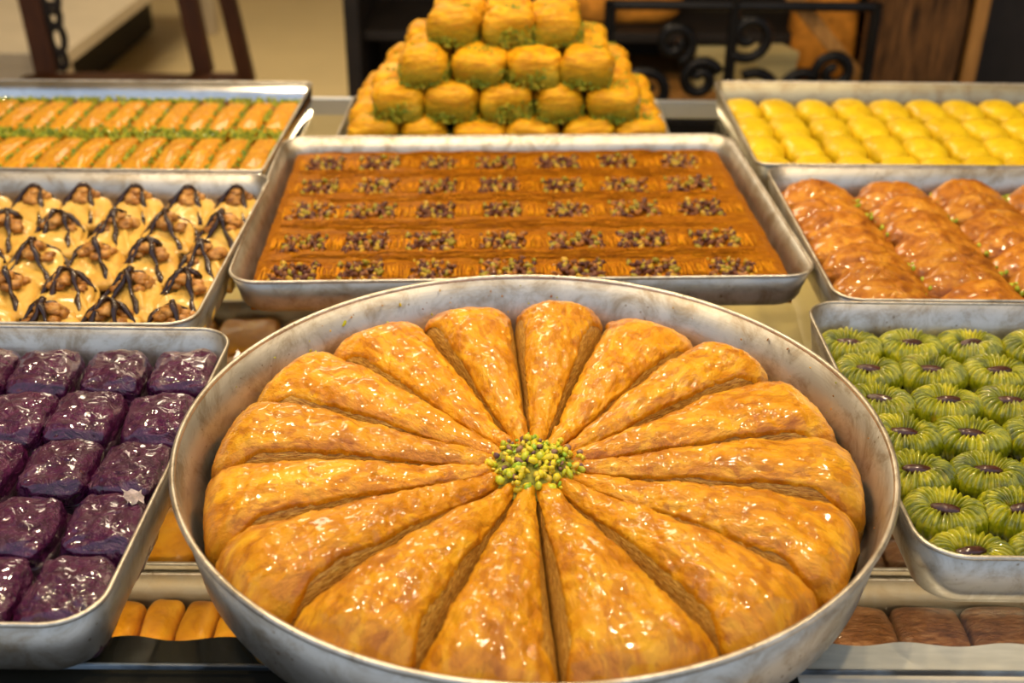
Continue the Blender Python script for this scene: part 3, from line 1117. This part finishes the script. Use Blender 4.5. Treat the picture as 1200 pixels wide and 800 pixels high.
for j, y in enumerate(RY):
    for i, x in enumerate(RXC):
        obj('nut_filling', nutwin[(i + j * 3) % 4], kd, (x + rnd.uniform(-.003, .003), y + rnd.uniform(-.002, .002), 0.0285), rz=pi * ((i * j) % 2), scale=(rnd.uniform(.85, 1.15), rnd.uniform(.85, 1.1), 1))


# ---- shredded pistachio rolls (back tray)
def roll_disp(x, y, z, s):
    return nz(x * 2.2, y * 0.5, z * 2.2, 100, s) * 0.0022 + nz(x, y, z, 40, s) * 0.002


roll_meshes = []
for s in range(4):
    vs, fs = cushion(0.0185, 0.084, 0.030, 0.7, 0.4, 36, 14, s * 4.7, roll_disp)
    me = mesh_of('roll', vs, fs, M_ROLL)
    rnd = random.Random(120 + s)

    def pl(r):
        e = r.choice((-1, 1))
        x = r.uniform(-0.017, 0.017)
        return (x, e * r.uniform(0.066, 0.089), 0.026 + r.uniform(-.004, .002)) if r.random() < .75 else (r.choice((-1, 1)) * 0.018, r.uniform(-0.08, 0.08), 0.025)
    roll_meshes.append((me, crumbs(120, pl, 0.0032, GREENS, rnd)))
rnd = random.Random(131)
for r, y in enumerate([1.548, 1.725]):
    for c in range(13):
        x = -0.362 - c * 0.0405
        if x < -0.87:
            continue
        a, b = roll_meshes[(r + c * 3 + c // 3) % 4]
        t = empty('shredded_roll', 'golden pistachio-edged shredded roll, %s row, %s from the loaf pyramid' % (('front', 'back')[r], ORD[c]), 'pastry',
                  (x + rnd.uniform(-.001, .001), y, 0.914), rnd.uniform(-0.02, 0.02), 'shredded pistachio rolls')
        obj('roll', a, t)
        tag(obj('pistachio_crumbs', b, t), kind='stuff')


# ---- yellow buns
def bun_disp(x, y, z, s):
    return nz(x, y, z, 40, s) * 0.0022 + 0.0006 * sin(y * 420 + 3 * nz(x, y, z, 50, s)) - max(0, 0.1 - abs(nz(x, y * .4, z, 45, s + 2))) * 0.012


bun = []
for s in range(4):
    vs, fs = cushion(0.030, 0.049, 0.037, 0.85, 0.75, 36, 14, s * 6.1, bun_disp)
    bun.append(mesh_of('yellow_bun', vs, fs, M_YELLOW))
rnd = random.Random(141)
for r, y in enumerate([1.540, 1.630, 1.722, 1.815]):
    for c in range(9):
        x = 0.370 + c * 0.0605
        if x > 0.42 + (y - 1.0) * 0.5 + 0.06:
            continue
        o = obj('yellow_bun', bun[(r + 2 * c + r * c) % 4], None, (x + rnd.uniform(-.002, .002), y + rnd.uniform(-.003, .003), 0.9035), rnd.uniform(-.08, .08) + pi * (c % 2))
        tag(o, 'yellow dough bun in the %s, %s column from the loaf pyramid' % (rowname(r, 4), ORD[c]), 'bun', 'yellow dough buns')


# ---- half-moon pastries
def moon_shape(x, y, z):
    k = 1 - 0.55 * (x / 0.056) ** 2
    return x, y * (0.35 + 0.65 * max(0, k)) - 0.010 * (x / 0.056) ** 2, z * (0.45 + 0.55 * max(0, k))


def moon_disp(x, y, z, s):
    a = atan2(y + 0.03, x)
    return nz(x, y, z, 26, s) * 0.004 + nz(a * 4, hypot(x, y) * 6, 0, 2.6, s) * 0.0022 + (0.3 - abs(nz(x, y * .5, z, 75, s + 1))) * 0.0024 - max(0, 0.09 - abs(nz(a * 2.2, hypot(x, y) * 8, z * 9, 1.6, s + 3))) * 0.018


moon = []
for s in range(5):
    vs, fs = cushion(0.056, 0.037, 0.040, 0.85, 0.8, 56, 20, s * 8.7, moon_disp, -0.6, moon_shape)
    moon.append(mesh_of('half_moon', vs, fs, M_MOON))
mcr = []
for s in range(3):
    rnd = random.Random(150 + s)
    mcr.append(crumbs(12, lambda r: (0.050 + r.uniform(-.012, .008), r.uniform(-.026, .010), 0.024 + r.uniform(-.004, .004)), 0.0034, [(0.34, 0.42, 0.02), (0.45, 0.50, 0.03), (0.24, 0.32, 0.015)], rnd))
rnd = random.Random(151)
MYS = [1.114, 1.163, 1.212, 1.262, 1.314, 1.368, 1.420]
for c, x in enumerate([0.402, 0.505, 0.603, 0.702]):
    for r, y in enumerate(MYS):
        if x > 0.42 + (y - 1.0) * 0.5 + 0.17:
            continue
        t = empty('half_moon_pastry', 'browned half-moon pastry in the %s, %s column from the kadayif tray' % (rowname(r, 7), ORD[c]), 'pastry',
                  (x + (1.42 - y) * 0.03 + rnd.uniform(-.003, .003), y + (0.008 if c == 2 else 0) + rnd.uniform(-.003, .003), 0.906), rnd.uniform(-.1, .1) - 0.05, 'browned half-moon pastries')
        obj('crust', moon[(r * 2 + c) % 5], t, (0, 0, 0.004), rot=(0.16, 0, 0))
        if (r * 3 + c) % 4 != 1:
            tag(obj('pistachio_crumbs', mcr[(r + c) % 3], t), kind='stuff')


# ---- pyramid of pistachio loaves
def loaf_disp(x, y, z, s):
    return nz(x, y, z, 26, s) * 0.009 + nz(x * .6, y * .6, z * 3, 90, s) * 0.003


loaf = []
for s in range(5):
    rnd = random.Random(160 + s)
    vs, fs = cushion(0.0385, 0.037, 0.054, 0.62, 0.5, 40, 20, s * 5.3, loaf_disp)
    me = mesh_of('loaf', vs, fs, M_LOAF)

    def pl(r):
        a = r.uniform(0, 2 * pi)
        k = 1.0 / max(abs(cos(a)), abs(sin(a)))
        k = 1 + (k - 1) * 0.55
        if r.random() < 0.12:
            return (r.uniform(-.02, .02), r.uniform(-.02, .02), 0.053)
        return (0.0375 * k * cos(a), 0.036 * k * sin(a), 0.002 + 0.030 * r.random() ** 1.4)
    loaf.append((me, crumbs(330, pl, 0.0026, GREENS + [(0.45, 0.33, 0.02)], rnd)))
py = tray('square_tray', 'low aluminium tray under the pyramid of pistachio loaves', 'tray', -0.015, 1.785, 0.52, 0.29, 0.912, SHELF_Z, 0, 0.02, 0.003, 0.006)
rnd = random.Random(171)
LAYERS = [(6, 4, 0.9035, 1.678, 0.0805), (5, 4, 0.9530, 1.690, 0.0815), (4, 3, 1.0020, 1.700, 0.0800), (3, 2, 1.0510, 1.745, 0.0765)]
LN_ = ['bottom layer', 'second layer', 'third layer', 'top layer']
for li, (nx, ny, z, y0, sp) in enumerate(LAYERS):
    for j in range(ny):
        for i in range(nx):
            if li < 3 and j > 1 and 0 < i < nx - 1 and not (j == ny - 1):
                continue
            a, b = loaf[(i * 2 + j * 3 + li) % 5]
            x = -0.012 + (i - (nx - 1) / 2) * sp
            where = 'front' if j == 0 else '%s row back' % ORD[j]
            t = empty('pistachio_loaf', 'golden pistachio loaf, pyramid %s, %s, %s from yellow buns' % (LN_[li], where, ORD[nx - 1 - i]), 'pastry',
                      (x + rnd.uniform(-.004, .004), y0 + j * 0.074 + rnd.uniform(-.003, .003), z), rnd.uniform(-.12, .12), 'pyramid of pistachio loaves')
            obj('loaf', a, t)
            tag(obj('pistachio_crumbs', b, t), kind='stuff')

# ------------------------------------------------------------------ lower shelf: more trays under the glass
DZ = 0.668
tray('baking_tray', 'lower baking tray of orange rolls under the glass by the purple tray', 'tray', -0.30, 0.705, 0.60, 0.40, 0.722, DZ, 0, 0.012, 0.004, 0.010, (M_DULL, M_ALU_RIM), None, M_STEEL)
tray('baking_tray', 'lower baking tray of brown slabs under the glass by the green rings', 'tray', 0.43, 0.705, 0.66, 0.40, 0.722, DZ, 0, 0.012, 0.004, 0.010, (M_DULL, M_ALU_RIM), None, M_STEEL)
tray('baking_tray', 'lower tray of orange pastries behind the orange rolls under the glass', 'tray', -0.36, 1.22, 0.62, 0.60, 0.722, DZ, 0, 0.012, 0.004, 0.010, (M_DULL, M_ALU_RIM))
tray('baking_tray', 'lower tray of brown slabs behind the front brown slabs under the glass', 'tray', 0.43, 1.08, 0.66, 0.32, 0.722, DZ, 0, 0.012, 0.004, 0.010, (M_DULL, M_ALU_RIM))


def low_disp(x, y, z, s):
    return nz(x, y, z, 35, s) * 0.003 + nz(x, y, z, 90, s) * 0.0008


lowr, lowb = [], []
for s in range(3):
    vs, fs = cushion(0.0182, 0.034, 0.036, 0.7, 0.45, 32, 14, s * 3.3, low_disp)
    lowr.append(mesh_of('orange_roll', vs, fs, M_LOW))
    vs, fs = cushion(0.0345, 0.032, 0.034, 0.55, 0.35, 40, 14, s * 4.3, low_disp)
    lowb.append(mesh_of('brown_baklava', vs, fs, M_LOWB))
rnd = random.Random(181)
for r, y in enumerate([0.858, 0.795]):
    for c in range(8):
        x = -0.195 - c * 0.0375
        o = obj('orange_roll', lowr[(c + r) % 3], None, (x, y + rnd.uniform(-.002, .002), 0.6725), rnd.uniform(-.05, .05))
        tag(o, 'orange roll under the glass, %s row of its tray, %s from round tray' % (('back', 'front')[r], ORD[c]), 'pastry', 'orange rolls on the lower shelf')
lowo = []
for s in range(3):
    vs, fs = cushion(0.045, 0.055, 0.040, 0.6, 0.4, 40, 14, s * 5.9, low_disp)
    lowo.append(mesh_of('orange_pastry', vs, fs, M_LOW))
for r, y in enumerate([0.985, 1.10, 1.215, 1.33, 1.445]):
    for c in range(4):
        x = -0.195 - c * 0.094
        o = obj('orange_pastry', lowo[(c + r) % 3], None, (x, y, 0.6725), rnd.uniform(-.04, .04))
        tag(o, 'orange pastry on lower shelf, %s, %s from the round tray' % (rowname(r, 5), ORD[c]), 'pastry', 'orange pastries on the lower shelf')
for r, y in enumerate([0.858]):
    for c in range(6):
        x = 0.205 + c * 0.0705
        o = obj('brown_baklava', lowb[(c + r) % 3], None, (x, y, 0.6725), rnd.uniform(-.03, .03))
        tag(o, 'brown baked slab under the glass in front of green rings, %s from the round tray' % ORD[c], 'pastry', 'brown slabs on the lower shelf')
for r, y in enumerate([0.965, 1.035]):
    for c in range(5):
        x = 0.225 + c * 0.0705
        o = obj('brown_baklava', lowb[(c + r + 1) % 3], None, (x, y, 0.6725), rnd.uniform(-.03, .03))
        tag(o, 'brown slab on lower shelf behind front tray, %s row, %s from round tray' % (ORD[r], ORD[c]), 'pastry', 'brown slabs on the lower shelf')

# ------------------------------------------------------------------ background: chair, bench, dark furniture
ch = empty('wooden_chair', 'dark brown wooden armchair standing behind the shredded pistachio rolls', 'chair', (-1.25, 3.75, 0))
# seat: rounded back edge
pts = []
for k in range(25):
    a = pi * k / 24
    pts.append((-0.02 + 0.30 * cos(a), 0.055 * sin(a) ** 0.8 - 0.14))
pts = [(0.28, -0.42)] + pts + [(-0.32, -0.42)]
n = len(pts)
vs = [(x, y, 0.425) for x, y in pts] + [(x, y, 0.465) for x, y in pts]
fs = [(k, (k + 1) % n, n + (k + 1) % n, n + k) for k in range(n)] + [tuple(range(n - 1, -1, -1)), tuple(range(n, 2 * n))]
obj('seat', mesh_of('seat', vs, fs, M_DARKWOOD, False), ch)


def bar(p, q, w, d):
    p, q = Vector(p), Vector(q)
    z = (q - p).normalized()
    x = Vector((1, 0, 0))
    x = (x - z * x.dot(z)).normalized()
    y = z.cross(x)
    mm = Matrix((x, y, z)).transposed().to_4x4()
    mm.translation = p
    return MB().box(-w / 2, w / 2, -d / 2, d / 2, 0, (q - p).length, 0.004, mm)


for nm, p, q, w in [('back_post', (-0.262, -0.08, 0.46), (-0.305, -0.03, 1.02), 0.072), ('back_post', (0.240, -0.06, 0.46), (0.175, -0.02, 1.02), 0.062), ('arm_post', (0.388, -0.10, 0.44), (0.34, -0.10, 0.80), 0.050)]:
    bar(p, q, w, 0.045).build(nm, M_DARKWOOD, ch)
MB().box(0.20, 0.40, -0.12, -0.07, 0.425, 0.465, 0.004).build('seat_rail', M_DARKWOOD, ch)
bar((-0.34, -0.03, 0.95), (0.22, -0.02, 0.95), 0.10, 0.035).build('top_rail', M_DARKWOOD, ch)
bar((0.34, -0.10, 0.80), (0.17, -0.02, 0.80), 0.05, 0.03).build('armrest', M_DARKWOOD, ch)
for x, y in [(-0.26, -0.06), (0.24, -0.04), (-0.28, -0.38), (0.24, -0.38)]:
    bar((x, y, 0.0), (x, y, 0.425), 0.05, 0.045).build('leg', M_DARKWOOD, ch)
mb = MB()
for k, (zz, r_) in enumerate([(0.50, 0.03), (0.57, 0.045), (0.64, 0.04), (0.70, 0.05)]):
    mb.tube([(-0.215 + r_ * 0.5 * cos(a * pi / 5), -0.07, zz + r_ * sin(a * pi / 5)) for a in range(11)], 0.012, 6)
mb.build('shadow_curls', M_BLACKWOOD, ch, smooth=True)  # dark curls built in place of the black shadow beside the left post

bn = empty('low_bench', 'long pale bench with a dark shade block underneath behind the wooden chair', 'bench', (-1.56, 4.4, 0))
MB().box(-1.6, 0.0, -0.45, 1.8, 0.40, 0.45, 0.004).build('bench_top', M_BENCH, bn)
for x, y in [(-0.05, -0.40), (-0.05, 1.70), (-1.55, -0.40), (-1.55, 1.70)]:
    MB().box(x - 0.05, x + 0.04, y - 0.04, y + 0.04, 0, 0.40, 0.003).build('leg', M_BENCH, bn)
MB().box(-1.6, -0.09, -0.45, -0.42, 0.0, 0.40).build('front_panel', M_BENCH, bn)
MB().box(-1.5, -0.35, -0.3, 1.7, 0.02, 0.38).build('underside_shade', M_BLACKWOOD, bn)  # dark block put in for the shade under the bench

cb = empty('dark_cabinet', 'dark wooden cabinet with open shelves behind the loaf pyramid', 'cabinet', (0.25, 3.3, 0))
MB().box(-0.70, 1.3, 0.22, 0.25, 0, 1.5).build('back_panel', M_BLACKWOOD, cb)
MB().box(-0.70, -0.66, -0.25, 0.22, 0, 1.5, 0.003).build('side_panel', M_BLACKWOOD, cb)
MB().box(-0.66, 1.3, -0.22, 0.22, 0.05, 0.09, 0.003).build('bottom_board', M_BLACKWOOD, cb)
MB().box(0.02, 0.70, -0.22, 0.20, 0.555, 0.580, 0.003).build('shelf_board', M_STRIPWOOD, cb)
MB().box(-0.66, 0.72, -0.18, 0.22, 0.71, 0.735, 0.003).build('shelf_board', M_BLACKWOOD, cb)
MB().box(0.70, 0.74, -0.2, 0.22, 0.09, 1.5, 0.003).build('divider', M_BLACKWOOD, cb)


def cushion_thing(name, label, cat, loc, sx, sy, sz, mat, group=None, rz=0, seed=0):
    vs, fs = cushion(sx, sy, sz, 0.6, 0.4, 40, 16, seed, lambda x, y, z, q: nz(x, y, z, 12, q) * 0.012)
    return tag(obj(name, mesh_of(name, vs, fs, mat), None, loc, rz), label, cat, group)


cushion_thing('woven_cushion', 'orange woven cushion on the cabinet shelf nearest the loaf pyramid', 'cushion', (0.30, 3.32, 0.735), 0.17, 0.12, 0.15, M_ORANGE, None, 0.1)
cushion_thing('woven_cushion', 'orange woven cushion leaning beside the rough wooden post', 'cushion', (0.84, 3.16, 0.62), 0.085, 0.09, 0.30, M_ORANGE, None, -0.1, 4)
for nm, lab, x0, x1, y0, z0, z1, rz in [('cream_box', 'low cream cardboard box on the cabinet shelf behind the iron scrolls', 0.50, 0.69, 3.12, 0.58, 0.70, 0.0),
                                        ('cream_box', 'small tilted cream box beside the orange cushion at the rough post', 0.62, 0.74, 3.02, 0.59, 0.71, 0.3)]:
    t = empty(nm, lab, 'box', ((x0 + x1) / 2, y0 + 0.06, z0), rz)
    MB().box(-(x1 - x0) / 2, (x1 - x0) / 2, -0.06, 0.06, 0, z1 - z0 - 0.025, 0.002).build('carton', M_CREAM, t)
    MB().box(-(x1 - x0) / 2 - .002, (x1 - x0) / 2 + .002, -0.062, 0.062, z1 - z0 - 0.025, z1 - z0, 0.002).build('lid', M_CREAM, t)

# wrought-iron scrollwork trestle in front of the cabinet
ir = empty('iron_scroll_stand', 'black wrought-iron stand with curled scrolls behind the yellow bun tray', 'stand', (0.55, 2.80, 0))


def scroll(cx, cz, r, a0, turns, direction=1, y=0.0, n=30, r1=0.012):
    pts = []
    for k in range(n + 1):
        u = k / n
        a = a0 + direction * turns * 2 * pi * u
        rr_ = r * (1 - u) + r1 * u
        pts.append((cx + rr_ * cos(a), y, cz + rr_ * sin(a)))
    return pts


for (cx, cz, r, a0, tn, d) in [(-0.22, 0.665, 0.060, 2.6, 1.3, -1), (-0.09, 0.70, 0.050, 0.4, 1.4, 1), (0.05, 0.66, 0.062, 2.2, 1.4, -1), (0.16, 0.665, 0.058, 0.8, 1.4, 1), (0.24, 0.72, 0.050, 3.4, 1.3, -1), (-0.16, 0.79, 0.05, 5.0, 1.3, 1), (0.02, 0.81, 0.06, 4.0, 1.2, 1)]:
    MB().tube(scroll(cx, cz, r, a0, tn, d), 0.0135, 8).build('scroll', M_IRON, ir, smooth=True)
MB().tube([(-0.32, 0, 0.60), (0.32, 0, 0.60)], 0.011, 8).build('lower_bar', M_IRON, ir)
MB().tube([(-0.32, 0, 0.88), (0.32, 0, 0.88)], 0.012, 8).build('upper_bar', M_IRON, ir)
for x in (-0.32, -0.02, 0.32):
    MB().tube([(x, 0, 0.0), (x, 0, 0.89)], 0.014, 8).build('leg', M_IRON, ir)
bar((0.10, 0.03, 0.92), (0.33, 0.03, 0.68), 0.035, 0.02).build('diagonal_brace', M_STRIPWOOD, ir)

ps = empty('rough_wood_post', 'rough dark brown wooden slab standing behind the yellow buns', 'post', (1.02, 2.97, 0))
vs, fs = [], []
NR, NH = 36, 40
for j in range(NH + 1):
    z = 1.6 * j / NH
    for k in range(NR):
        a = 2 * pi * k / NR
        x = 0.122 * spow(cos(a), 0.5) + 0.010 * (z - 0.7)
        y = 0.06 * spow(sin(a), 0.5)
        d = 1 + 0.10 * nz(cos(a) * 2, sin(a) * 2, z * 1.5, 1.6, 2) + 0.05 * nz(cos(a) * 7, sin(a) * 7, z * 2, 1.5, 7)
        vs.append((x * d, y * d, z))
for j in range(NH):
    for k in range(NR):
        k2 = (k + 1) % NR
        fs.append((j * NR + k, j * NR + k2, (j + 1) * NR + k2, (j + 1) * NR + k))
fs += [tuple(range(NR - 1, -1, -1)), tuple(NH * NR + k for k in range(NR))]
obj('slab', mesh_of('slab', vs, fs, M_ROUGHWOOD), ps)
st = tag(bar((1.165, 2.93, 0.0), (1.185, 2.95, 1.5), 0.036, 0.03).build('wooden_batten', M_STRIPWOOD), 'thin honey-brown batten leaning between rough post and black board', 'batten')
bk = tag(MB().box(1.195, 1.75, 2.99, 3.03, 0, 1.5, 0.004).build('black_board', M_BLACKWOOD), 'tall black board standing beside the thin honey-brown batten', 'board')
